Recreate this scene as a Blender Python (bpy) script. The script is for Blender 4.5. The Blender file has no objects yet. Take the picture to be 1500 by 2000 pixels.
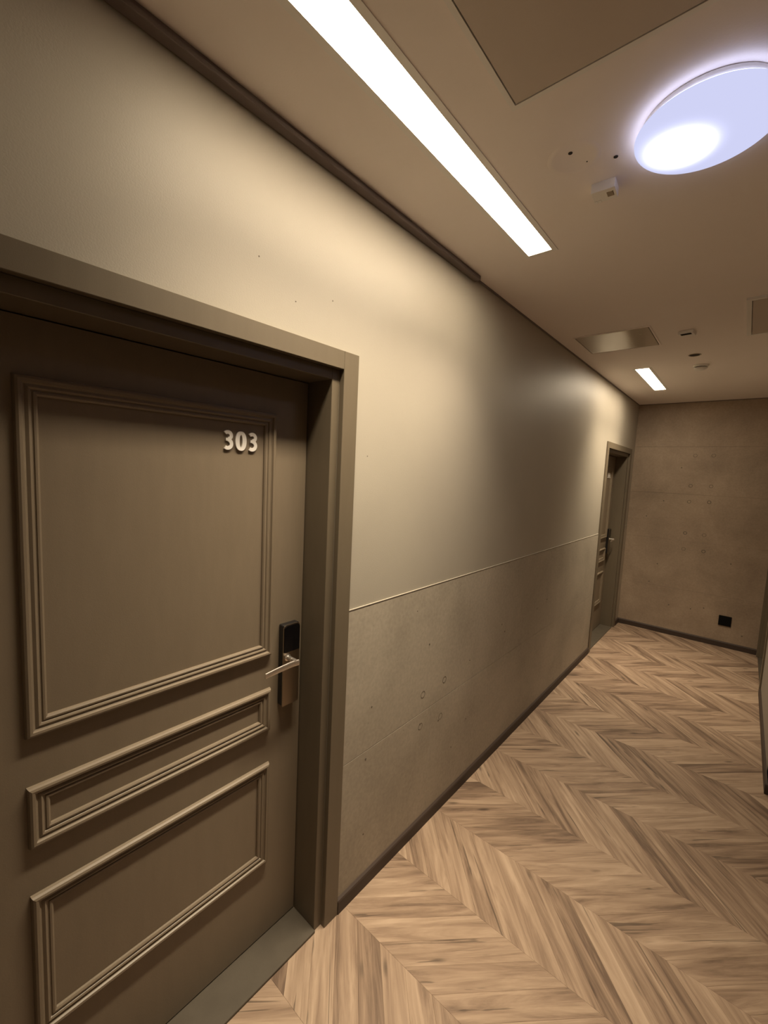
import bpy, bmesh, math, random
from mathutils import Matrix, Vector
random.seed(7)
SC = bpy.context.scene
COL = SC.collection

# ------------------------------------------------------------------ camera
R = ((0.75757772, -0.64543417, -0.09742037),
     (0.65109794, 0.75779826, 0.04258251),
     (0.04634078, -0.09568976, 0.99433194))          # columns: right, forward, up
cd = bpy.data.cameras.new('camera')
cd.sensor_fit = 'HORIZONTAL'
cd.sensor_width = 36.0
cd.lens = 36.0 * 824.26 / 1500.0
cd.clip_start = 0.02
cam = bpy.data.objects.new('camera', cd)
COL.objects.link(cam)
cam.matrix_world = Matrix((
    (R[0][0], R[0][2], -R[0][1], 1.10058),
    (R[1][0], R[1][2], -R[1][1], 0.0),
    (R[2][0], R[2][2], -R[2][1], 1.79575),
    (0, 0, 0, 1)))
SC.camera = cam

# ------------------------------------------------------------------ world, exposure
w = bpy.data.worlds.new('world')
SC.world = w
w.use_nodes = True
w.node_tree.nodes['Background'].inputs[0].default_value = (0.9, 0.85, 0.8, 1)
w.node_tree.nodes['Background'].inputs[1].default_value = 0.02
SC.view_settings.view_transform = 'Standard'
SC.view_settings.look = 'None'
SC.view_settings.gamma = 1.0
SC.view_settings.use_curve_mapping = False
SC.view_settings.exposure = 0.12
SC.cycles.max_bounces = 12
SC.cycles.diffuse_bounces = 8
SC.cycles.use_denoising = True

STRIP = 33.0        # linear lamp diffuser emission
STRIP2 = 46.0
BEAM = 12.5         # watts per metre of the area light added under each linear lamp
BEAM_SPREAD = 82.0
DOME = 0.88
ADDED_RING = 4.5
WARM = (1.0, 0.83, 0.60)

# ------------------------------------------------------------------ sizes (metres)
W = 1.366           # corridor width, left wall x = 0
H = 2.754           # ceiling
YE = 6.042          # end wall
YC = 3.304          # where the right wall starts
YB = -1.4           # wall behind the camera
XR = 2.5            # right wall of the wider part
ZG = 1.263          # top of the concrete dado

# ------------------------------------------------------------------ materials
def new_mat(name):
    m = bpy.data.materials.new(name)
    m.use_nodes = True
    nt = m.node_tree
    return m, nt, nt.nodes['Principled BSDF']

def plain(name, col, rough=0.5, metal=0.0, spec=0.5):
    m, nt, b = new_mat(name)
    b.inputs['Base Color'].default_value = (*col, 1)
    b.inputs['Roughness'].default_value = rough
    b.inputs['Metallic'].default_value = metal
    b.inputs['Specular IOR Level'].default_value = spec
    return m

def noisy(name, c0, c1, scale=6.0, rough=0.6, fine=180.0, bump=0.02, spec=0.5, stretch=(1, 1, 1), c2=None, detail=6):
    """two-tone mottle with a fine grain relief, in object coordinates"""
    m, nt, b = new_mat(name)
    N, L = nt.nodes, nt.links
    tc = N.new('ShaderNodeTexCoord')
    mp = N.new('ShaderNodeMapping'); mp.inputs['Scale'].default_value = stretch
    L.new(tc.outputs['Object'], mp.inputs['Vector'])
    n1 = N.new('ShaderNodeTexNoise'); n1.inputs['Scale'].default_value = scale
    n1.inputs['Detail'].default_value = detail; n1.inputs['Roughness'].default_value = 0.6
    L.new(mp.outputs[0], n1.inputs['Vector'])
    cr = N.new('ShaderNodeValToRGB')
    cr.color_ramp.elements[0].position = 0.3; cr.color_ramp.elements[0].color = (*c0, 1)
    cr.color_ramp.elements[1].position = 0.72; cr.color_ramp.elements[1].color = (*c1, 1)
    L.new(n1.outputs['Fac'], cr.inputs['Fac'])
    L.new(cr.outputs['Color'], b.inputs['Base Color'])
    n2 = N.new('ShaderNodeTexNoise'); n2.inputs['Scale'].default_value = fine; n2.inputs['Detail'].default_value = 3
    L.new(tc.outputs['Object'], n2.inputs['Vector'])
    bp = N.new('ShaderNodeBump'); bp.inputs['Strength'].default_value = 1.0; bp.inputs['Distance'].default_value = bump * 0.01
    L.new(n2.outputs['Fac'], bp.inputs['Height'])
    L.new(bp.outputs['Normal'], b.inputs['Normal'])
    b.inputs['Roughness'].default_value = rough
    b.inputs['Specular IOR Level'].default_value = spec
    return m

def concrete(name, c0, c1, c2, rough=0.62):
    m, nt, b = new_mat(name)
    N, L = nt.nodes, nt.links
    tc = N.new('ShaderNodeTexCoord')
    big = N.new('ShaderNodeTexNoise'); big.inputs['Scale'].default_value = 1.9; big.inputs['Detail'].default_value = 9
    big.inputs['Roughness'].default_value = 0.62; big.inputs['Distortion'].default_value = 0.4
    L.new(tc.outputs['Object'], big.inputs['Vector'])
    cr = N.new('ShaderNodeValToRGB')
    e = cr.color_ramp.elements
    e[0].position = 0.3; e[0].color = (*c0, 1); e[1].position = 0.7; e[1].color = (*c2, 1)
    k = e.new(0.5); k.color = (*c1, 1)
    L.new(big.outputs['Fac'], cr.inputs['Fac'])
    # small grey-brown specks and pin holes of the cast face
    vo = N.new('ShaderNodeTexVoronoi'); vo.inputs['Scale'].default_value = 17.0
    L.new(tc.outputs['Object'], vo.inputs['Vector'])
    th = N.new('ShaderNodeMapRange'); th.inputs['From Min'].default_value = 0.02; th.inputs['From Max'].default_value = 0.07
    th.inputs['To Min'].default_value = 0.72; th.inputs['To Max'].default_value = 1.0
    L.new(vo.outputs['Distance'], th.inputs['Value'])
    fn = N.new('ShaderNodeTexNoise'); fn.inputs['Scale'].default_value = 60; fn.inputs['Detail'].default_value = 5
    L.new(tc.outputs['Object'], fn.inputs['Vector'])
    fr = N.new('ShaderNodeMapRange'); fr.inputs['From Min'].default_value = 0.3; fr.inputs['From Max'].default_value = 0.7
    fr.inputs['To Min'].default_value = 0.91; fr.inputs['To Max'].default_value = 1.07
    L.new(fn.outputs['Fac'], fr.inputs['Value'])
    mu = N.new('ShaderNodeMath'); mu.operation = 'MULTIPLY'
    L.new(th.outputs[0], mu.inputs[0]); L.new(fr.outputs[0], mu.inputs[1])
    mx = N.new('ShaderNodeVectorMath'); mx.operation = 'SCALE'
    L.new(cr.outputs['Color'], mx.inputs[0]); L.new(mu.outputs[0], mx.inputs['Scale'])
    L.new(mx.outputs[0], b.inputs['Base Color'])
    bp = N.new('ShaderNodeBump'); bp.inputs['Distance'].default_value = 0.0006
    L.new(mu.outputs[0], bp.inputs['Height']); L.new(bp.outputs[0], b.inputs['Normal'])
    b.inputs['Roughness'].default_value = rough
    return m

def emit(name, col, strength):
    m = bpy.data.materials.new(name); m.use_nodes = True
    nt = m.node_tree; nt.nodes.clear()
    e = nt.nodes.new('ShaderNodeEmission'); o = nt.nodes.new('ShaderNodeOutputMaterial')
    e.inputs[0].default_value = (*col, 1); e.inputs[1].default_value = strength
    nt.links.new(e.outputs[0], o.inputs[0])
    return m

def oak():
    m, nt, b = new_mat('oak_plank')
    N, L = nt.nodes, nt.links
    uv = N.new('ShaderNodeUVMap'); uv.uv_map = 'UVMap'
    def noise(scale, detail, rough, stretch, dist=0.0):
        mp = N.new('ShaderNodeMapping'); mp.inputs['Scale'].default_value = stretch
        L.new(uv.outputs[0], mp.inputs['Vector'])
        n = N.new('ShaderNodeTexNoise'); n.inputs['Scale'].default_value = scale; n.inputs['Detail'].default_value = detail
        n.inputs['Roughness'].default_value = rough; n.inputs['Distortion'].default_value = dist
        L.new(mp.outputs[0], n.inputs['Vector'])
        return n.outputs['Fac']
    streak = noise(1.0, 6, 0.62, (2.2, 26, 1), 0.7)
    fine = noise(1.0, 4, 0.7, (9, 330, 1))
    tone = noise(1.0, 1, 0.5, (0.4, 0.9, 1))
    cr = N.new('ShaderNodeValToRGB')
    e = cr.color_ramp.elements
    e[0].position = 0.28; e[0].color = (0.145, 0.096, 0.067, 1)
    e[1].position = 0.74; e[1].color = (0.480, 0.360, 0.262, 1)
    k = e.new(0.44); k.color = (0.280, 0.195, 0.136, 1)
    k = e.new(0.58); k.color = (0.380, 0.276, 0.196, 1)
    mixf = N.new('ShaderNodeMath'); mixf.operation = 'MULTIPLY_ADD'; mixf.inputs[1].default_value = 0.72
    sub = N.new('ShaderNodeMath'); sub.operation = 'SUBTRACT'; sub.inputs[1].default_value = 0.5
    L.new(tone, sub.inputs[0]); L.new(sub.outputs[0], mixf.inputs[0]); L.new(streak, mixf.inputs[2])
    m2 = N.new('ShaderNodeMath'); m2.operation = 'MULTIPLY_ADD'; m2.inputs[1].default_value = 0.16
    sub2 = N.new('ShaderNodeMath'); sub2.operation = 'SUBTRACT'; sub2.inputs[1].default_value = 0.5
    L.new(fine, sub2.inputs[0]); L.new(sub2.outputs[0], m2.inputs[0]); L.new(mixf.outputs[0], m2.inputs[2])
    L.new(m2.outputs[0], cr.inputs['Fac'])
    # knots: rare dark ovals and cracks
    mp = N.new('ShaderNodeMapping'); mp.inputs['Scale'].default_value = (3.0, 11, 1)
    L.new(uv.outputs[0], mp.inputs['Vector'])
    vo = N.new('ShaderNodeTexVoronoi'); vo.inputs['Scale'].default_value = 1.0
    L.new(mp.outputs[0], vo.inputs['Vector'])
    kn = N.new('ShaderNodeMapRange'); kn.inputs['From Min'].default_value = 0.03; kn.inputs['From Max'].default_value = 0.14
    kn.inputs['To Min'].default_value = 0.45; kn.inputs['To Max'].default_value = 1.0; kn.interpolation_type = 'SMOOTHSTEP'
    L.new(vo.outputs['Distance'], kn.inputs['Value'])
    crack = noise(1.0, 3, 0.6, (1.6, 34, 1), 1.2)
    ck = N.new('ShaderNodeMapRange'); ck.inputs['From Min'].default_value = 0.63; ck.inputs['From Max'].default_value = 0.68
    ck.inputs['To Min'].default_value = 1.0; ck.inputs['To Max'].default_value = 0.5; ck.interpolation_type = 'SMOOTHSTEP'
    L.new(crack, ck.inputs['Value'])
    mu = N.new('ShaderNodeMath'); mu.operation = 'MULTIPLY'
    L.new(kn.outputs[0], mu.inputs[0]); L.new(ck.outputs[0], mu.inputs[1])
    sc = N.new('ShaderNodeVectorMath'); sc.operation = 'SCALE'
    L.new(cr.outputs['Color'], sc.inputs[0]); L.new(mu.outputs[0], sc.inputs['Scale'])
    L.new(sc.outputs[0], b.inputs['Base Color'])
    bp = N.new('ShaderNodeBump'); bp.inputs['Distance'].default_value = 0.0004
    L.new(m2.outputs[0], bp.inputs['Height']); L.new(bp.outputs[0], b.inputs['Normal'])
    b.inputs['Roughness'].default_value = 0.5
    b.inputs['Specular IOR Level'].default_value = 0.35
    return m

M = {}
M['paint'] = noisy('warm_grey_wall_paint', (0.395, 0.360, 0.300), (0.430, 0.394, 0.328), scale=1.6, rough=0.5, fine=240, bump=0.03)
M['plaster'] = noisy('ceiling_plaster', (0.86, 0.80, 0.765), (0.90, 0.84, 0.805), scale=1.2, rough=0.75, fine=200, bump=0.02)
M['concrete'] = concrete('cast_concrete', (0.330, 0.292, 0.235), (0.405, 0.360, 0.292), (0.465, 0.415, 0.340))
M['concrete2'] = concrete('brown_cast_concrete', (0.255, 0.194, 0.142), (0.335, 0.258, 0.190), (0.410, 0.322, 0.240))
M['seam'] = plain('seam_filler', (0.12, 0.10, 0.08), 0.9)
M['mark'] = plain('form_mark', (0.13, 0.11, 0.085), 0.9)
M['door'] = noisy('grey_brown_door_film', (0.215, 0.172, 0.122), (0.232, 0.186, 0.133), scale=30, rough=0.42, fine=420, bump=0.02, stretch=(1, 1, 0.2))
M['case'] = noisy('grey_brown_casing_film', (0.140, 0.113, 0.077), (0.152, 0.123, 0.085), scale=30, rough=0.45, fine=420, bump=0.015, stretch=(1, 1, 0.2))
M['sill'] = noisy('grey_stone_sill', (0.078, 0.064, 0.046), (0.098, 0.081, 0.059), scale=14, rough=0.55, fine=200, bump=0.03)
M['base'] = plain('dark_brown_baseboard', (0.050, 0.033, 0.025), 0.6)
M['oak'] = oak()
M['sub'] = plain('floor_screed', (0.10, 0.075, 0.05), 0.9)
M['light_paint'] = plain('side_wall_paint', (0.30, 0.27, 0.23), 0.6)
M['white'] = plain('white_enamel', (0.84, 0.82, 0.79), 0.35)
M['trough'] = plain('lamp_housing_white', (0.75, 0.70, 0.62), 0.5)
M['lamp'] = emit('lamp_diffuser_light', WARM, STRIP)
M['lamp2'] = emit('far_lamp_diffuser_light', WARM, STRIP2)
M['hatch'] = noisy('hatch_panel_paint', (0.55, 0.48, 0.42), (0.58, 0.51, 0.45), scale=2, rough=0.55, fine=220, bump=0.02)
M['hatchgloss'] = plain('glossy_hatch_paint', (0.50, 0.44, 0.36), 0.10, spec=1.0)
M['steel'] = plain('brushed_steel', (0.85, 0.80, 0.74), 0.38, 1.0)
M['nickel'] = plain('satin_nickel_plate', (0.40, 0.34, 0.27), 0.30, 1.0)
M['black'] = plain('black_glass', (0.004, 0.004, 0.005), 0.12)
M['blackmat'] = plain('black_plastic', (0.012, 0.011, 0.011), 0.4)
M['socket'] = plain('matt_black_plastic', (0.004, 0.004, 0.004), 0.7, spec=0.15)
M['dark'] = plain('dark_hole', (0.02, 0.015, 0.012), 0.8)
M['num'] = plain('white_acrylic_number', (0.90, 0.87, 0.83), 0.4)
M['gapdark'] = plain('gap_black', (0.02, 0.018, 0.015), 0.7)  # black behind the hatch gaps and the door leaves
M['raceway'] = plain('taupe_raceway', (0.17, 0.135, 0.125), 0.5)

# ------------------------------------------------------------------ mesh helpers
def link(o, parent=None):
    COL.objects.link(o)
    if parent: o.parent = parent
    return o

def tag(o, label=None, cat=None, group=None, kind=None):
    if label: o['label'] = label
    if cat: o['category'] = cat
    if group: o['group'] = group
    if kind: o['kind'] = kind
    return o

def empty(name, loc=(0, 0, 0), rz=0.0):
    o = bpy.data.objects.new(name, None)
    o.location = loc; o.rotation_euler = (0, 0, rz); o.empty_display_size = 0.1
    return link(o)

def build(name, bm, mat, parent=None, smooth=False):
    me = bpy.data.meshes.new(name)
    bmesh.ops.recalc_face_normals(bm, faces=bm.faces)
    bm.to_mesh(me); bm.free()
    if smooth:
        for p in me.polygons: p.use_smooth = True
    me.materials.append(mat)
    return link(bpy.data.objects.new(name, me), parent)

def box(bm, x0, x1, y0, y1, z0, z1, bev=0.0, seg=1):
    t = bmesh.new()
    bmesh.ops.create_cube(t, size=1.0)
    for v in t.verts:
        v.co = Vector(((x0 + x1) / 2 + v.co.x * (x1 - x0), (y0 + y1) / 2 + v.co.y * (y1 - y0), (z0 + z1) / 2 + v.co.z * (z1 - z0)))
    if bev > 0:
        bmesh.ops.bevel(t, geom=t.edges[:], offset=bev, segments=seg, affect='EDGES', profile=0.5)
    join(bm, t)
    return bm

def join(bm, t):
    vs = [bm.verts.new(v.co) for v in t.verts]
    t.verts.index_update()
    for f in t.faces:
        bm.faces.new([vs[v.index] for v in f.verts])
    t.free()

def nbox(name, ext, mat, parent=None, bev=0.0, seg=1):
    return build(name, box(bmesh.new(), *ext, bev, seg), mat, parent)

def lathe(bm, prof, n=40, centre=(0, 0, 0), axis='z'):
    """prof: (radius, height) pairs"""
    rings = []
    for r, h in prof:
        ring = []
        if r < 1e-6:
            ring = [bm.verts.new(ax(centre, 0, 0, h, axis))]
        else:
            for i in range(n):
                a = 2 * math.pi * i / n
                ring.append(bm.verts.new(ax(centre, r * math.cos(a), r * math.sin(a), h, axis)))
        rings.append(ring)
    for a, b in zip(rings, rings[1:]):
        for i in range(n):
            j = (i + 1) % n
            if len(a) == 1 and len(b) == 1: continue
            if len(a) == 1: bm.faces.new((a[0], b[i], b[j]))
            elif len(b) == 1: bm.faces.new((a[i], a[j], b[0]))
            else: bm.faces.new((a[i], a[j], b[j], b[i]))
    return bm

def ax(c, u, v, h, axis):
    if axis == 'z': return (c[0] + u, c[1] + v, c[2] + h)
    if axis == 'x': return (c[0] + h, c[1] + u, c[2] + v)
    return (c[0] + u, c[1] + h, c[2] + v)

def frame_sweep(bm, y0, y1, z0, z1, prof, x):
    """mitred rectangular frame in the plane x, prof = (inset, proud) pairs from the outer edge inwards"""
    corners = []
    for ins, h in prof:
        corners.append([bm.verts.new(p) for p in ((x + h, y0 + ins, z0 + ins), (x + h, y1 - ins, z0 + ins), (x + h, y1 - ins, z1 - ins), (x + h, y0 + ins, z1 - ins))])
    for a, b in zip(corners, corners[1:]):
        for i in range(4):
            j = (i + 1) % 4
            bm.faces.new((a[i], a[j], b[j], b[i]))
    a, b = corners[0], corners[-1]
    for i in range(4):
        j = (i + 1) % 4
        bm.faces.new((a[j], a[i], b[i], b[j]))
    return bm

def prism(bm, pts, x0, x1):
    """extrude a (y, z) outline from x0 to x1"""
    a = [bm.verts.new((x0, y, z)) for y, z in pts]
    b = [bm.verts.new((x1, y, z)) for y, z in pts]
    n = len(pts)
    bm.faces.new(a); bm.faces.new(b[::-1])
    for i in range(n):
        j = (i + 1) % n
        bm.faces.new((a[i], b[i], b[j], a[j]))
    return bm

# ------------------------------------------------------------------ floor
floor = nbox('floor', (-0.2, XR + 0.1, YB - 0.1, YE + 0.1, -0.08, -0.004), M['sub'])
tag(floor, kind='structure')

def clip(poly, axis, val, keep_less):
    out = []
    for i in range(len(poly)):
        a, b = poly[i], poly[(i + 1) % len(poly)]
        ia = (a[axis] <= val) if keep_less else (a[axis] >= val)
        ib = (b[axis] <= val) if keep_less else (b[axis] >= val)
        if ia: out.append(a)
        if ia != ib:
            t = (val - a[axis]) / (b[axis] - a[axis])
            out.append((a[0] + t * (b[0] - a[0]), a[1] + t * (b[1] - a[1])))
    return out

def area(p):
    return abs(sum(p[i][0] * p[(i + 1) % len(p)][1] - p[(i + 1) % len(p)][0] * p[i][1] for i in range(len(p)))) / 2

def plank_poly(bm, uvl, poly, ang, off):
    cx = sum(p[0] for p in poly) / len(poly); cy = sum(p[1] for p in poly) / len(poly)
    c, s = math.cos(ang), math.sin(ang)
    def inset(p, d):
        n = len(p); out = []
        for i in range(n):
            a, b, e = Vector(p[i - 1]), Vector(p[i]), Vector(p[(i + 1) % n])
            d1 = (b - a).normalized(); d2 = (e - b).normalized()
            n1 = Vector((-d1.y, d1.x)); n2 = Vector((-d2.y, d2.x))
            k = (n1 + n2)
            k = k / max(0.2, k.dot(n1)) if k.length > 1e-6 else n1
            out.append((b.x + k.x * d, b.y + k.y * d))
        return out
    sg = sum(poly[i][0] * poly[(i + 1) % len(poly)][1] - poly[(i + 1) % len(poly)][0] * poly[i][1] for i in range(len(poly)))
    if sg < 0: poly = poly[::-1]
    o1 = inset(poly, 0.0001); o2 = inset(poly, 0.0005)
    rings = [[bm.verts.new((x, y, z)) for x, y in pp] for pp, z in ((o1, -0.0039), (o1, -0.0005), (o2, 0.0))]
    faces = [bm.faces.new(rings[2])]
    n = len(poly)
    for a, b in zip(rings, rings[1:]):
        for i in range(n):
            j = (i + 1) % n
            faces.append(bm.faces.new((a[i], a[j], b[j], b[i])))
    for f in faces:
        for l in f.loops:
            x, y = l.vert.co.x - cx, l.vert.co.y - cy
            l[uvl].uv = (x * c + y * s + off[0], -x * s + y * c + off[1])

BAND, PITCH, Y0 = 0.347, 0.12, 1.145
stuff = bmesh.new(); suv = stuff.loops.layers.uv.new('UVMap')
nplank = 0
for k in range(-8, 15):
    ya, yb = Y0 + k * BAND, Y0 + (k + 1) * BAND
    right = (k % 2 == 0)
    ph = {0: 0.085, 1: 0.0}[0]
    for i in range(-6, 28):
        xa = 0.085 + i * PITCH - (0.0 if right else 0.0)
        if right: p = [(xa, ya), (xa + PITCH, ya), (xa + PITCH + BAND, yb), (xa + BAND, yb)]
        else: p = [(xa + BAND, ya), (xa + BAND + PITCH, ya), (xa + PITCH, yb), (xa, yb)]
        ang = math.radians(45 if right else 135)
        p = clip(clip(clip(clip(p, 0, -0.02, False), 0, XR, True), 1, YB, False), 1, YE, True) if True else p
        if len(p) < 3 or area(p) < 2e-5: continue
        pieces = []
        if yb > YC:                                     # the corridor narrows to the right wall
            a = clip(p, 0, W, True)
            b = clip(clip(p, 0, W, False), 1, YC, True)
            pieces = [q for q in (a, b) if len(q) >= 3 and area(q) > 2e-5]
        else:
            pieces = [p]
        off = (random.uniform(0, 60), random.uniform(0, 60))
        for q in pieces:
            xs = [v[0] for v in q]; ys = [v[1] for v in q]
            # a little variation of height between boards
            if max(ys) > 0.45 and min(xs) < 1.40 and max(ys) > min(xs) * 0.9 + 0.3:
                bm = bmesh.new(); uvl = bm.loops.layers.uv.new('UVMap')
                plank_poly(bm, uvl, q, ang, off)
                build('plank', bm, M['oak'], floor)
                nplank += 1
            else:
                plank_poly(stuff, suv, q, ang, off)
o = build('plank_field', stuff, M['oak'], floor); o['kind'] = 'stuff'
print('planks', nplank)

# ------------------------------------------------------------------ doors in walls: centre y, which wall
HALF_OUT, HALF_IN = 0.585, 0.515        # outer and inner half width of the casing
DOORS = {1: 0.519, 2: 5.2586}
Z_OUT, Z_IN, Z_LINT = 2.20, 2.139, 2.101
RDY = 5.455                              # centre of the door in the right wall

# ------------------------------------------------------------------ walls
def wall_left():
    wl = bmesh.new()
    segs = [(YB, DOORS[1] - HALF_IN), (DOORS[1] + HALF_IN, DOORS[2] - HALF_IN), (DOORS[2] + HALF_IN, YE)]
    for a, b in segs:
        box(wl, -0.30, 0.0, a, b, 0, H)
    for d in (1, 2):
        box(wl, -0.30, 0.0, DOORS[d] - HALF_IN, DOORS[d] + HALF_IN, Z_IN, H)
    return tag(build('wall_left', wl, M['paint']), kind='structure')
wl = wall_left()
# cast concrete dado: panels standing 3 mm proud with narrow joints
g = 0.0009
def dado(y0, y1, z0, z1):
    nbox('concrete_panel', (0.0, 0.003, y0 + g, y1 - g, z0 + g, z1 - g), M['concrete'], wl, 0.0008)
ya, yb = DOORS[1] + HALF_OUT - 0.02, DOORS[2] - HALF_OUT + 0.02
dado(ya, yb, 0.632, ZG)
dado(ya, 1.728, 0.0, 0.632); dado(1.728, yb, 0.0, 0.632)
dado(DOORS[2] + HALF_OUT - 0.02, YE, 0.0, 0.632); dado(DOORS[2] + HALF_OUT - 0.02, YE, 0.632, ZG)
dado(YB, DOORS[1] - HALF_OUT + 0.02, 0.0, 0.632); dado(YB, DOORS[1] - HALF_OUT + 0.02, 0.632, ZG)
# thin light bead that caps the dado
for a, b in ((ya, yb), (DOORS[2] + HALF_OUT - 0.02, YE), (YB, DOORS[1] - HALF_OUT + 0.02)):
    nbox('dado_bead', (0.0, 0.0042, a, b, ZG - 0.001, ZG + 0.0028), M['paint'], wl, 0.0006)

we = tag(nbox('wall_end', (-0.3, XR + 0.1, YE, YE + 0.2, 0, H), M['seam']), kind='structure')
zs = [0.0, 0.569, 1.147, 1.694, 2.245, H]
for a, b in zip(zs, zs[1:]):
    nbox('concrete_panel', (0.0, W, YE - 0.004, YE + 0.001, a + g * 0.7, b - g * 0.7), M['concrete2'], we, 0.0007)

wr = bmesh.new()
box(wr, W, W + 0.16, YC, RDY - HALF_IN, 0, H)
box(wr, W, W + 0.16, RDY - HALF_IN, RDY + HALF_IN, Z_IN, H)
box(wr, W, W + 0.16, RDY + HALF_IN, YE, 0, H)
box(wr, W + 0.16, W + 0.30, YC, YE, 0, H)
box(wr, W, XR + 0.1, YC, YC + 0.14, 0, H)
wr = tag(build('wall_right', wr, M['light_paint']), kind='structure')
tag(nbox('wall_side', (XR, XR + 0.1, YB, YC, 0, H), M['light_paint']), kind='structure')
tag(nbox('wall_back', (-0.3, XR + 0.1, YB - 0.1, YB, 0, H), M['light_paint']), kind='structure')

# form marks: rings left by the tie cones, and pin holes
def ring_mark(x, y, z, r, parent, axis, t=0.0035):
    bm = bmesh.new()
    if axis == 'x': lathe(bm, [(r - t, 0), (r - t * 0.7, 0.0006), (r, 0.0006), (r + 0.0004, 0)], 24, (x, y, z), 'x')
    else: lathe(bm, [(r - t, 0), (r - t * 0.7, -0.0006), (r, -0.0006), (r + 0.0004, 0)], 24, (x, y, z), 'y')
    build('tie_mark', bm, M['mark'], parent)
def pit(x, y, z, r, parent, axis):
    bm = bmesh.new()
    sgn = 1 if axis == 'x' else -1
    lathe(bm, [(r, 0), (r * 0.9, 0.0006 * sgn), (0, 0.0003 * sgn)], 10, (x, y, z), axis)
    build('pin_hole', bm, M['mark'], parent)
for y, z, r in ((1.837, 0.730, 0.0175), (1.645, 0.723, 0.0175)):
    ring_mark(0.0031, y, z, r, wl, 'x', 0.0024)
for y, z, r in ((1.819, 0.537, 0.0165), (1.638, 0.562, 0.0165)):
    ring_mark(0.0031, y, z, r, wl, 'x', 0.0012)
for y, z, r in ((1.677, 0.967, .005), (1.244, 0.595, .005), (1.268, 0.815, .004), (1.80, 0.520, .005), (1.632, 0.575, .0045), (1.56, 1.16, .003),
                (2.10, 0.75, .004), (2.55, 0.80, .006), (2.50, 0.86, .005), (3.1, 0.83, .005), (3.3, 0.86, .006), (2.1, 0.40, .004), (1.95, 0.30, .004), (1.25, 0.25, .004)):
    pit(0.0031, y, z, r, wl, 'x')
for x, z, t in ((.609, 1.609, .004), (.794, 1.618, .006), (.605, 1.241, .006), (.796, 1.052, .006), (.608, 1.052, .003), (.617, 2.142, .003), (.785, 2.143, .003),
             (.606, 1.793, .005), (.795, 1.798, .004), (.785, 1.24, .003)):
    ring_mark(x, YE - 0.0041, z, 0.019, we, 'y', t)
for x, z in ((.366, .831), (.526, .357), (.36, 1.60), (.50, 2.0), (.86, .40), (1.22, .17), (.30, .60), (1.05, .95), (.74, .36), (.20, 1.4)):
    pit(x, YE - 0.0041, z, 0.007, we, 'y')

# tiny nail holes in the painted part of the wall above the near door
for y, z in ((0.06, 2.30), (0.70, 2.38), (0.83, 2.30), (0.82, 2.20), (1.18, 1.85), (0.15, 2.62), (0.98, 1.80 + 0.55)):
    pit(0.0002, y, z, 0.0022, wl, 'x')

# ------------------------------------------------------------------ baseboards and ceiling trims
def baseboard(name, pts_fn, a, b, label=None):
    bm = bmesh.new()
    prof = [(0, 0), (0.012, 0), (0.012, 0.052), (0.009, 0.058), (0.0, 0.064)]
    va = [bm.verts.new(pts_fn(d, z, a)) for d, z in prof]
    vb = [bm.verts.new(pts_fn(d, z, b)) for d, z in prof]
    for i in range(len(prof)):
        j = (i + 1) % len(prof)
        bm.faces.new((va[i], va[j], vb[j], vb[i]))
    bm.faces.new(va); bm.faces.new(vb[::-1])
    o = build(name, bm, M['base'])
    return tag(o, kind='structure')
baseboard('baseboard_left', lambda d, z, t: (0.003 + d, t, z), DOORS[1] + HALF_OUT, DOORS[2] - HALF_OUT)
baseboard('baseboard_left', lambda d, z, t: (0.003 + d, t, z), DOORS[2] + HALF_OUT, YE - 0.004)
baseboard('baseboard_left', lambda d, z, t: (0.003 + d, t, z), YB, DOORS[1] - HALF_OUT)
baseboard('baseboard_end', lambda d, z, t: (t, YE - 0.004 - d, z), 0.003, W)
baseboard('baseboard_right', lambda d, z, t: (W - d, t, z), YC, RDY - HALF_OUT)
baseboard('baseboard_side', lambda d, z, t: (t, YC - d, z), W - 0.012, XR)
tag(nbox('trim_1', (0.0, 0.007, 1.90, YE, H - 0.009, H), M['raceway'], None, 0.001), kind='structure')
tag(nbox('trim_2', (0.007, W, YE - 0.011, YE - 0.004, H - 0.009, H), M['raceway'], None, 0.001), kind='structure')

# ------------------------------------------------------------------ ceiling with two lamp slots
SX0, SX1 = 0.286, 0.387
S1 = (0.50, 1.843)
S2 = (4.150, 5.142)
cb = bmesh.new()
CT = H + 0.15
box(cb, -0.3, SX0, YB - 0.1, YE + 0.2, H, CT)
box(cb, SX1, XR + 0.1, YB - 0.1, YE + 0.2, H, CT)
for a, b in ((YB - 0.1, S1[0]), (S1[1], S2[0]), (S2[1], YE + 0.2)):
    box(cb, SX0, SX1, a, b, H, CT)
ceiling = tag(build('ceiling', cb, M['plaster']), kind='structure')

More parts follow.
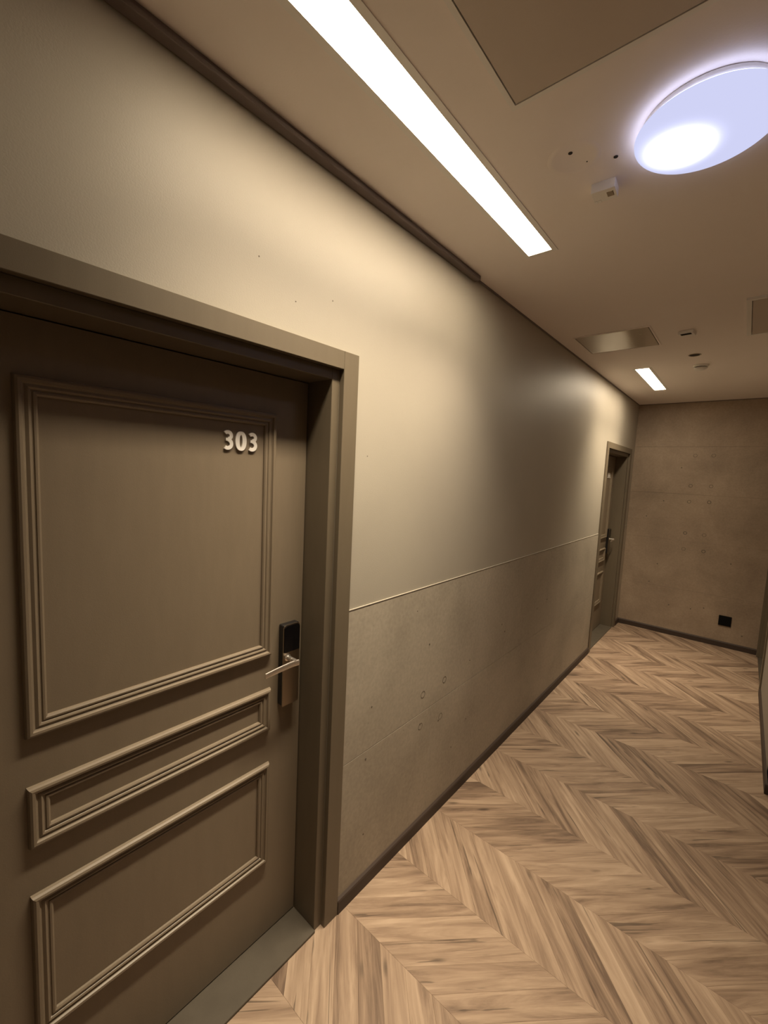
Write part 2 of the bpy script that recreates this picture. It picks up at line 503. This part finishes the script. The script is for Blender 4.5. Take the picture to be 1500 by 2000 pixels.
def linear_lamp(y0, y1, mat, label, depth):
    t = empty('linear_ceiling_light', ((SX0 + SX1) / 2, (y0 + y1) / 2, H))
    hx, hy = (SX1 - SX0) / 2, (y1 - y0) / 2
    bm = bmesh.new()
    e = 0.0015
    box(bm, -hx + 0.0002, -hx + e, -hy + 0.0002, hy - 0.0002, -0.001, 0.06)
    box(bm, hx - e, hx - 0.0002, -hy + 0.0002, hy - 0.0002, -0.001, 0.06)
    box(bm, -hx + e, hx - e, -hy + 0.0002, -hy + e, -0.001, 0.06)
    box(bm, -hx + e, hx - e, hy - e, hy - 0.0002, -0.001, 0.06)
    box(bm, -hx + e, hx - e, -hy + e, hy - e, 0.058, 0.06)
    build('housing', bm, M['trough'], t)
    # flange lying against the ceiling
    bm = bmesh.new()
    for ext in ((-hx - 0.019, -hx + e, -hy - 0.016, hy + 0.016), (hx - e, hx + 0.019, -hy - 0.016, hy + 0.016),
                (-hx + e, hx - e, -hy - 0.016, -hy + e), (-hx + e, hx - e, hy - e, hy + 0.016)):
        box(bm, *ext, -0.0022, 0.0)
    build('trim_flange', bm, M['white'], t)
    nbox('diffuser', (-hx + e, hx - e, -hy + e, hy - e, depth - 0.001, depth + 0.003), mat, t)
    # area light added under the diffuser, brightens the floor and door leaf
    ld = bpy.data.lights.new('added_beam', 'AREA'); ld.shape = 'RECTANGLE'
    ld.size = 2 * (hx - 2 * e); ld.size_y = 2 * (hy - 2 * e)
    ld.energy = BEAM * 2 * hy; ld.color = WARM; ld.spread = math.radians(BEAM_SPREAD)
    lo = link(bpy.data.objects.new('added_beam', ld), t); lo.location = (0, 0, depth - 0.002)
    return tag(t, label, 'ceiling light', 'recessed linear lights')
linear_lamp(S1[0], S1[1], M['lamp'], 'long recessed linear light in the ceiling above the near door 303', 0.009)
linear_lamp(S2[0], S2[1], M['lamp2'], 'short-looking recessed linear light in the ceiling near the far end wall', 0.009)

# ------------------------------------------------------------------ round ceiling lamp
def dome_lamp():
    c = (0.929, 1.424, H)
    t = empty('round_ceiling_light', c)
    bm = lathe(bmesh.new(), [(0.0, 0.0), (0.144, 0.0), (0.149, -0.003), (0.150, -0.018), (0.148, -0.0200), (0.0, -0.0200)], 64)
    build('base_plate', bm, M['white'], t, True)
    prof = []
    rr, hh = 0.1625, 0.052
    prof.append((0.1450, -0.0258)); prof.append((0.1598, -0.0254)); prof.append((0.1615, -0.0262))
    for i in range(0, 19):
        a = math.pi / 2 * i / 18
        prof.append((rr * math.cos(a) ** 0.75 if i < 18 else 0.0, -0.028 - (hh - 0.016) * math.sin(a)))
    bm = lathe(bmesh.new(), prof, 72)
    m = bpy.data.materials.new('dome_diffuser_light'); m.use_nodes = True
    nt = m.node_tree; N, L = nt.nodes, nt.links; N.clear()
    tc = N.new('ShaderNodeTexCoord')
    dst = N.new('ShaderNodeVectorMath'); dst.operation = 'DISTANCE'; dst.inputs[1].default_value = (-0.055, -0.005, -0.06)
    L.new(tc.outputs['Object'], dst.inputs[0])
    mr = N.new('ShaderNodeMapRange')
    mr.inputs['From Min'].default_value = 0.0; mr.inputs['From Max'].default_value = 0.15
    mr.inputs['To Min'].default_value = 1.0; mr.inputs['To Max'].default_value = 0.0
    L.new(dst.outputs['Value'], mr.inputs['Value'])
    pw = N.new('ShaderNodeMath'); pw.operation = 'POWER'; pw.inputs[1].default_value = 6.0
    L.new(mr.outputs[0], pw.inputs[0])
    ml = N.new('ShaderNodeMath'); ml.operation = 'MULTIPLY_ADD'; ml.inputs[1].default_value = 70.0; ml.inputs[2].default_value = DOME
    L.new(pw.outputs[0], ml.inputs[0])
    e = N.new('ShaderNodeEmission'); e.inputs[0].default_value = (0.66, 0.68, 0.96, 1)
    L.new(ml.outputs[0], e.inputs[1])
    o = N.new('ShaderNodeOutputMaterial'); L.new(e.outputs[0], o.inputs[0])
    build('diffuser', bm, m, t, True)
    # glowing ring added above the cover to brighten the ceiling around the lamp
    build('added_ring', lathe(bmesh.new(), [(0.1480, -0.0205), (0.1515, -0.0208), (0.1595, -0.0242), (0.1500, -0.0252)], 72), emit('added_ring_glow', (0.66, 0.68, 0.96), ADDED_RING), t, True)
    tag(t, 'round shallow dome ceiling light giving cool bluish white light', 'ceiling light')
dome_lamp()

# ------------------------------------------------------------------ ceiling hatches
def hatch(x0, x1, y0, y1, label, mat, fw=0.012, proud=0.004, gap=0.003, knob=None, framemat=None):
    t = empty('ceiling_hatch', ((x0 + x1) / 2, (y0 + y1) / 2, H))
    hx, hy = (x1 - x0) / 2, (y1 - y0) / 2
    bm = bmesh.new()
    for ext in ((-hx, -hx + fw, -hy, hy), (hx - fw, hx, -hy, hy), (-hx + fw, hx - fw, -hy, -hy + fw), (-hx + fw, hx - fw, hy - fw, hy)):
        box(bm, *ext, -proud, 0.0)
    build('frame', bm, framemat or M['plaster'], t)
    nbox('gap_shade', (-hx + fw, hx - fw, -hy + fw, hy - fw, -0.0006, 0.0), M['gapdark'], t)  # black sheet paints the shade inside the open gap
    p = nbox('panel', (-hx + fw + gap, hx - fw - gap, -hy + fw + gap, hy - fw - gap, -proud, -0.0008), mat, t, 0.0006)
    if knob:
        bm = lathe(bmesh.new(), [(0.009, 0), (0.009, -0.0015), (0.006, -0.002), (0, -0.002)], 18, (knob[0], knob[1], -proud))
        build('latch', bm, M['nickel'], t)
    return tag(t, label, 'hatch', 'ceiling access hatches')
hatch(0.540, 1.150, 0.490, 1.102, 'large painted access hatch in the ceiling beside the long light, nearest the camera', M['hatch'], fw=0.013, proud=0.006, framemat=M['white'])
hatch(0.108, 0.560, 3.050, 3.495, 'square glossy access hatch in the ceiling beside the left wall, mirroring light', M['hatchgloss'], fw=0.010, knob=(0.155, -0.1), gap=0.004)
hatch(1.008, 1.340, 2.86, 3.525, 'darker framed access hatch in the ceiling beside the right wall', M['hatch'], fw=0.022, proud=0.012, framemat=M['white'])

# ------------------------------------------------------------------ small ceiling fittings
t = empty('ceiling_sensor', (0.656, 1.556, H), math.radians(3))
bm = box(bmesh.new(), -0.035, 0.035, -0.031, 0.031, -0.030, 0, 0.0015, 2)
build('sensor_body', bm, M['white'], t)
nbox('sensor_lens', (0.008, 0.027, -0.014, 0.012, -0.0315, -0.029), M['nickel'], t, 0.001)
bm = bmesh.new()
for i in range(2):
    box(bm, -0.035 + 0.002 + i * 0.012, -0.035 + 0.010 + i * 0.012, 0.018, 0.0312, -0.0312, -0.0295)
build('terminal', bm, M['white'], t)
tag(t, 'small white square sensor box on the ceiling beside the round light', 'sensor')

# plaster patch and screw holes where an old fitting was removed
bm = lathe(bmesh.new(), [(0.074, 0), (0.072, -0.0007), (0.058, -0.0010), (0.056, -0.0004), (0.0, -0.0004)], 48, (0.612, 1.372, H))
build('plaster_patch', bm, M['plaster'], ceiling, True)
for x, y, r in ((0.611, 1.345, .0062), (0.712, 1.438, .0062), (0.640, 1.408, .002)):
    bm = lathe(bmesh.new(), [(r, 0), (r * .95, -0.0012), (0, -0.0012)], 16, (x, y, H - 0.0004))
    build('screw_hole', bm, M['dark'], ceiling)

t = empty('motion_detector', (0.724, 3.290, H), math.radians(-8))
build('detector_body', box(bmesh.new(), -0.040, 0.040, -0.038, 0.038, -0.020, 0, 0.004, 2), M['white'], t)
nbox('detector_window', (-0.028, 0.028, -0.036, -0.006, -0.0215, -0.0195), M['socket'], t, 0.001)
tag(t, 'small white rectangular detector with a black slot on the ceiling beyond the round light', 'detector')

t = empty('sprinkler_cover', (0.717, 3.89, H))
build('cover_ring', lathe(bmesh.new(), [(0.040, 0), (0.040, -0.003), (0.036, -0.004), (0.034, -0.001), (0.034, 0)], 36), M['nickel'], t, False)
build('cover_disc', lathe(bmesh.new(), [(0.0335, -0.0008), (0.0, -0.0008)], 36), M['dark'], t)
tag(t, 'dark round flush plate in the ceiling between detector and smoke alarm', 'sprinkler')

t = empty('smoke_alarm', (0.730, 4.240, H))
build('alarm_base', lathe(bmesh.new(), [(0.0, 0), (0.050, 0), (0.052, -0.003), (0.052, -0.012), (0.046, -0.015), (0.0, -0.015)], 40), M['white'], t, False)
build('alarm_gap', lathe(bmesh.new(), [(0.040, -0.015), (0.040, -0.022), (0.0, -0.022)], 36), M['blackmat'], t)
build('alarm_cap', lathe(bmesh.new(), [(0.0, -0.021), (0.044, -0.021), (0.045, -0.025), (0.036, -0.035), (0.018, -0.042), (0.0, -0.043)], 40), M['white'], t, True)
tag(t, 'round white smoke alarm on the ceiling beside the far linear light', 'smoke alarm')

# surface raceway between wall and ceiling
t = empty('cable_raceway', (0.0, 0.25, H))
nbox('raceway_base', (0.0, 0.030, -1.62, 1.645, -0.010, 0.0), M['raceway'], t, 0.001)
nbox('raceway_cover', (0.001, 0.034, -1.62, 1.640, -0.023, -0.0102), M['raceway'], t, 0.003, 2)
tag(t, 'long taupe cable raceway running along the top of the left wall', 'raceway')

# ------------------------------------------------------------------ wall socket
t = empty('wall_socket', (1.060, YE - 0.004, 0.302))
nbox('socket_plate', (-0.056, 0.056, -0.009, 0.0, -0.056, 0.056), M['socket'], t, 0.0015)
nbox('socket_insert', (-0.042, 0.042, -0.0100, -0.008, -0.042, 0.042), M['socket'], t, 0.0005)
for s in (-1, 1):
    bm = lathe(bmesh.new(), [(0.017, 0.0), (0.017, -0.0015), (0.015, -0.0015), (0.014, -0.0004), (0, -0.0004)], 24, (s * 0.0205, -0.0105, 0), 'y')
    build('outlet', bm, M['socket'], t)
tag(t, 'square black wall socket low on the brown concrete end wall', 'socket')

# ------------------------------------------------------------------ digits as thick strokes
def stroke(pts, wd):
    """outline of a polyline with round-free butt ends"""
    L_, R_ = [], []
    n = len(pts)
    for i in range(n):
        a = Vector(pts[max(0, i - 1)]); b = Vector(pts[min(n - 1, i + 1)])
        d = (b - a).normalized(); nn = Vector((-d.y, d.x))
        p = Vector(pts[i])
        L_.append(p + nn * wd / 2); R_.append(p - nn * wd / 2)
    return L_, R_

def ribbon(bm, pts, wd, x0, x1, closed=False, widths=None):
    n = len(pts)
    rows = []
    for i in range(n):
        if closed: a, b = Vector(pts[i - 1]), Vector(pts[(i + 1) % n])
        else: a, b = Vector(pts[max(0, i - 1)]), Vector(pts[min(n - 1, i + 1)])
        d = (b - a).normalized(); nn = Vector((-d.y, d.x)); p = Vector(pts[i])
        ww = widths[i] if widths else wd
        l, r = p + nn * ww / 2, p - nn * ww / 2
        rows.append([bm.verts.new((x0, l.x, l.y)), bm.verts.new((x0, r.x, r.y)), bm.verts.new((x1, r.x, r.y)), bm.verts.new((x1, l.x, l.y))])
    rng = range(n) if closed else range(n - 1)
    for i in rng:
        a, b = rows[i], rows[(i + 1) % n]
        for k in range(4):
            j = (k + 1) % 4
            bm.faces.new((a[k], a[j], b[j], b[k]))
    if not closed:
        bm.faces.new(rows[0]); bm.faces.new(rows[-1][::-1])

def digit(ch, y, z, h, x0, x1, parent):
    """bold digit in the plane x, lower-left corner (y, z); width about 0.62 h"""
    bm = bmesh.new()
    s = h
    if ch == '0':
        n = 36; pts = []; wd = []
        for i in range(n):
            a = 2 * math.pi * i / n
            ca, sa = math.cos(a), math.sin(a)
            pts.append((y + s * (0.30 + 0.205 * math.copysign(abs(ca) ** 0.9, ca)), z + s * (0.5 + 0.425 * math.copysign(abs(sa) ** 0.9, sa))))
            wd.append(s * (0.17 + 0.065 * abs(ca)))
        ribbon(bm, pts, 0, x0, x1, True, wd)
    elif ch == '3':
        def arc(cy, cz, ry, rz, a0, a1, n):
            return [(y + s * (cy + ry * math.cos(math.radians(a0 + (a1 - a0) * i / n))), z + s * (cz + rz * math.sin(math.radians(a0 + (a1 - a0) * i / n)))) for i in range(n + 1)]
        up = arc(0.265, 0.735, 0.185, 0.180, 143, -90, 20)
        lo = arc(0.255, 0.305, 0.215, 0.220, 90, -128, 20)
        ribbon(bm, up, s * 0.18, x0, x1)
        ribbon(bm, lo, s * 0.185, x0 + 0.0002, x1 - 0.0003)
        box(bm, x0 + 0.0004, x1 - 0.0006, y + s * 0.155, y + s * 0.275, z + s * 0.46, z + s * 0.600)
    elif ch == '4':
        ribbon(bm, [(y + s * .42, z), (y + s * .42, z + s)], s * 0.18, x0, x1)
        ribbon(bm, [(y, z + s * .27), (y + s * .58, z + s * .27)], s * 0.15, x0, x1)
        ribbon(bm, [(y + s * .06, z + s * .30), (y + s * .40, z + s * .95)], s * 0.16, x0, x1)
    o = build('numeral', bm, M['num'], parent)
    return o

# ------------------------------------------------------------------ doors
MP = [(0.0, 0.0), (0.0015, 0.008), (0.004, 0.0135), (0.009, 0.0160), (0.0145, 0.0150), (0.0165, 0.0105), (0.0200, 0.0080), (0.0215, 0.0088),
      (0.0265, 0.0112), (0.0305, 0.0092), (0.0320, 0.0062), (0.0345, 0.0060), (0.0360, 0.0085), (0.0400, 0.0088), (0.0440, 0.0055), (0.0450, 0.0)]
XL = -0.1344        # leaf face
def make_door(name, loc, rz, number=None):
    t = empty(name, loc, rz)
    tag(t, kind='structure')
    ho, hi = HALF_OUT, HALF_IN
    f = 0.035                                   # frame face width
    # casing boards, the uprights run past the head
    for s in (-1, 1):
        a, b = sorted((s * hi, s * ho))
        a, b = sorted((s * (hi - 0.0008), s * ho))
        nbox('casing_board', (-0.0105, 0.012, a, b, 0.0, Z_OUT), M['case'], t, 0.0012)
    nbox('casing_head', (-0.0105, 0.012, -hi + 0.0012, hi - 0.0012, Z_IN - 0.0006, Z_OUT), M['case'], t, 0.0012)
    # frame: two jambs and a head, set back from the casing
    for s in (-1, 1):
        a, b = sorted((s * (hi - 0.0005), s * (hi - f)))
        nbox('jamb', (-0.20, -0.010, a, b, 0.0, Z_IN - 0.0005), M['case'], t, 0.0015)
    nbox('frame_head', (-0.20, -0.010, -hi + f, hi - f, Z_LINT, Z_IN - 0.0005), M['case'], t, 0.0015)
    # threshold
    nbox('threshold', (-0.20, -0.0015, -hi + f, hi - f, 0.0, 0.010), M['sill'], t, 0.0015)
    # leaf
    lw = hi - f - 0.003
    leaf = nbox('leaf', (XL - 0.045, XL, -lw, lw, 0.014, Z_LINT - 0.003), M['door'], t, 0.001)
    nbox('backing', (-0.28, -0.19, -hi, hi, 0.0, Z_IN), M['gapdark'], t)
    for z0, z1 in ((1.1270, 1.9722), (0.8447, 1.0028), (0.3241, 0.7176)):
        bm = frame_sweep(bmesh.new(), -0.3400, 0.3405, z0, z1, MP, XL)
        build('moulding', bm, M['door'], leaf)
    # digital lock
    ly0, ly1, lz0, lz1 = 0.3740, 0.4450, 0.925, 1.229
    lock = nbox('lock_body', (XL, XL + 0.026, ly0, ly1, lz0, lz1), M['blackmat'], t, 0.004, 2)
    # face plate: straight foot, rounded top corners
    def outline(y0, y1, z0, z1, r, rb=0.002):
        pts = []
        for cy, cz, a0, rad in ((y0 + rb, z0 + rb, 180, rb), (y1 - rb, z0 + rb, 270, rb), (y1 - r, z1 - r, 0, r), (y0 + r, z1 - r, 90, r)):
            for k in range(7):
                a = math.radians(a0 + 90 * k / 6)
                pts.append((cy + rad * math.cos(a), cz + rad * math.sin(a)))
        return pts
    build('face_plate', prism(bmesh.new(), outline(ly0, ly1, lz0, lz1, 0.014), XL + 0.0262, XL + 0.031), M['nickel'], lock)
    build('keypad_glass', prism(bmesh.new(), outline(ly0 + 0.0025, ly1 - 0.0025, 1.128, lz1 - 0.0035, 0.0125, 0.001), XL + 0.0312, XL + 0.034), M['black'], lock)
    # lever: collar, neck, arm
    yc, zc = 0.392, 1.108
    bm = lathe(bmesh.new(), [(0.0, 0.0), (0.013, 0.0), (0.013, 0.003), (0.0085, 0.005), (0.0085, 0.028), (0.0078, 0.0285), (0.0078, 0.0315), (0.0085, 0.032), (0.0085, 0.052), (0.0, 0.052)], 24, (XL + 0.031, yc, zc), 'x')
    build('lever_neck', bm, M['steel'], lock, False)
    arm = []
    n = 14
    bm = bmesh.new()
    rings = []
    for i in range(n + 1):
        u = i / n
        yy = yc + 0.010 - 0.131 * u
        xx = XL + 0.079 - 0.004 * math.sin(u * math.pi * 0.5) + (0.004 * (1 - min(1, u * 6)))
        zz = zc - 0.004 - 0.010 * u ** 1.2
        hz = 0.0100 + 0.0008 * math.sin(u * 3.0) - 0.0012 * u
        hx = 0.0048 - 0.0014 * u
        ring = []
        for k in range(12):
            a = 2 * math.pi * k / 12
            ca, sa = math.cos(a), math.sin(a)
            ring.append(bm.verts.new((xx + hx * math.copysign(abs(ca) ** 0.6, ca), yy, zz + hz * math.copysign(abs(sa) ** 0.6, sa))))
        rings.append(ring)
    for a, b in zip(rings, rings[1:]):
        for k in range(12):
            j = (k + 1) % 12
            bm.faces.new((a[k], a[j], b[j], b[k]))
    bm.faces.new(rings[0]); bm.faces.new(rings[-1][::-1])
    build('lever_arm', bm, M['steel'], lock, False)
    if number:
        y = 0.6685 - 0.519
        for ch in number:
            digit(ch, y, 1.8405, 0.0595, XL + 0.0008, XL + 0.0062, leaf)
            y += 0.0425
    # hinges on the other side
    for z in (0.25, 1.05, 1.85):
        bm = lathe(bmesh.new(), [(0.0, -0.05), (0.006, -0.05), (0.006, 0.05), (0.0, 0.05)], 14, (XL + 0.004, -lw - 0.001, z), 'z')
        build('hinge', bm, M['nickel'], t)
    return t
make_door('door_1', (0, DOORS[1], 0), 0, '303')
make_door('door_2', (0, DOORS[2], 0), 0, '304')
make_door('door_3', (W, RDY, 0), math.pi)
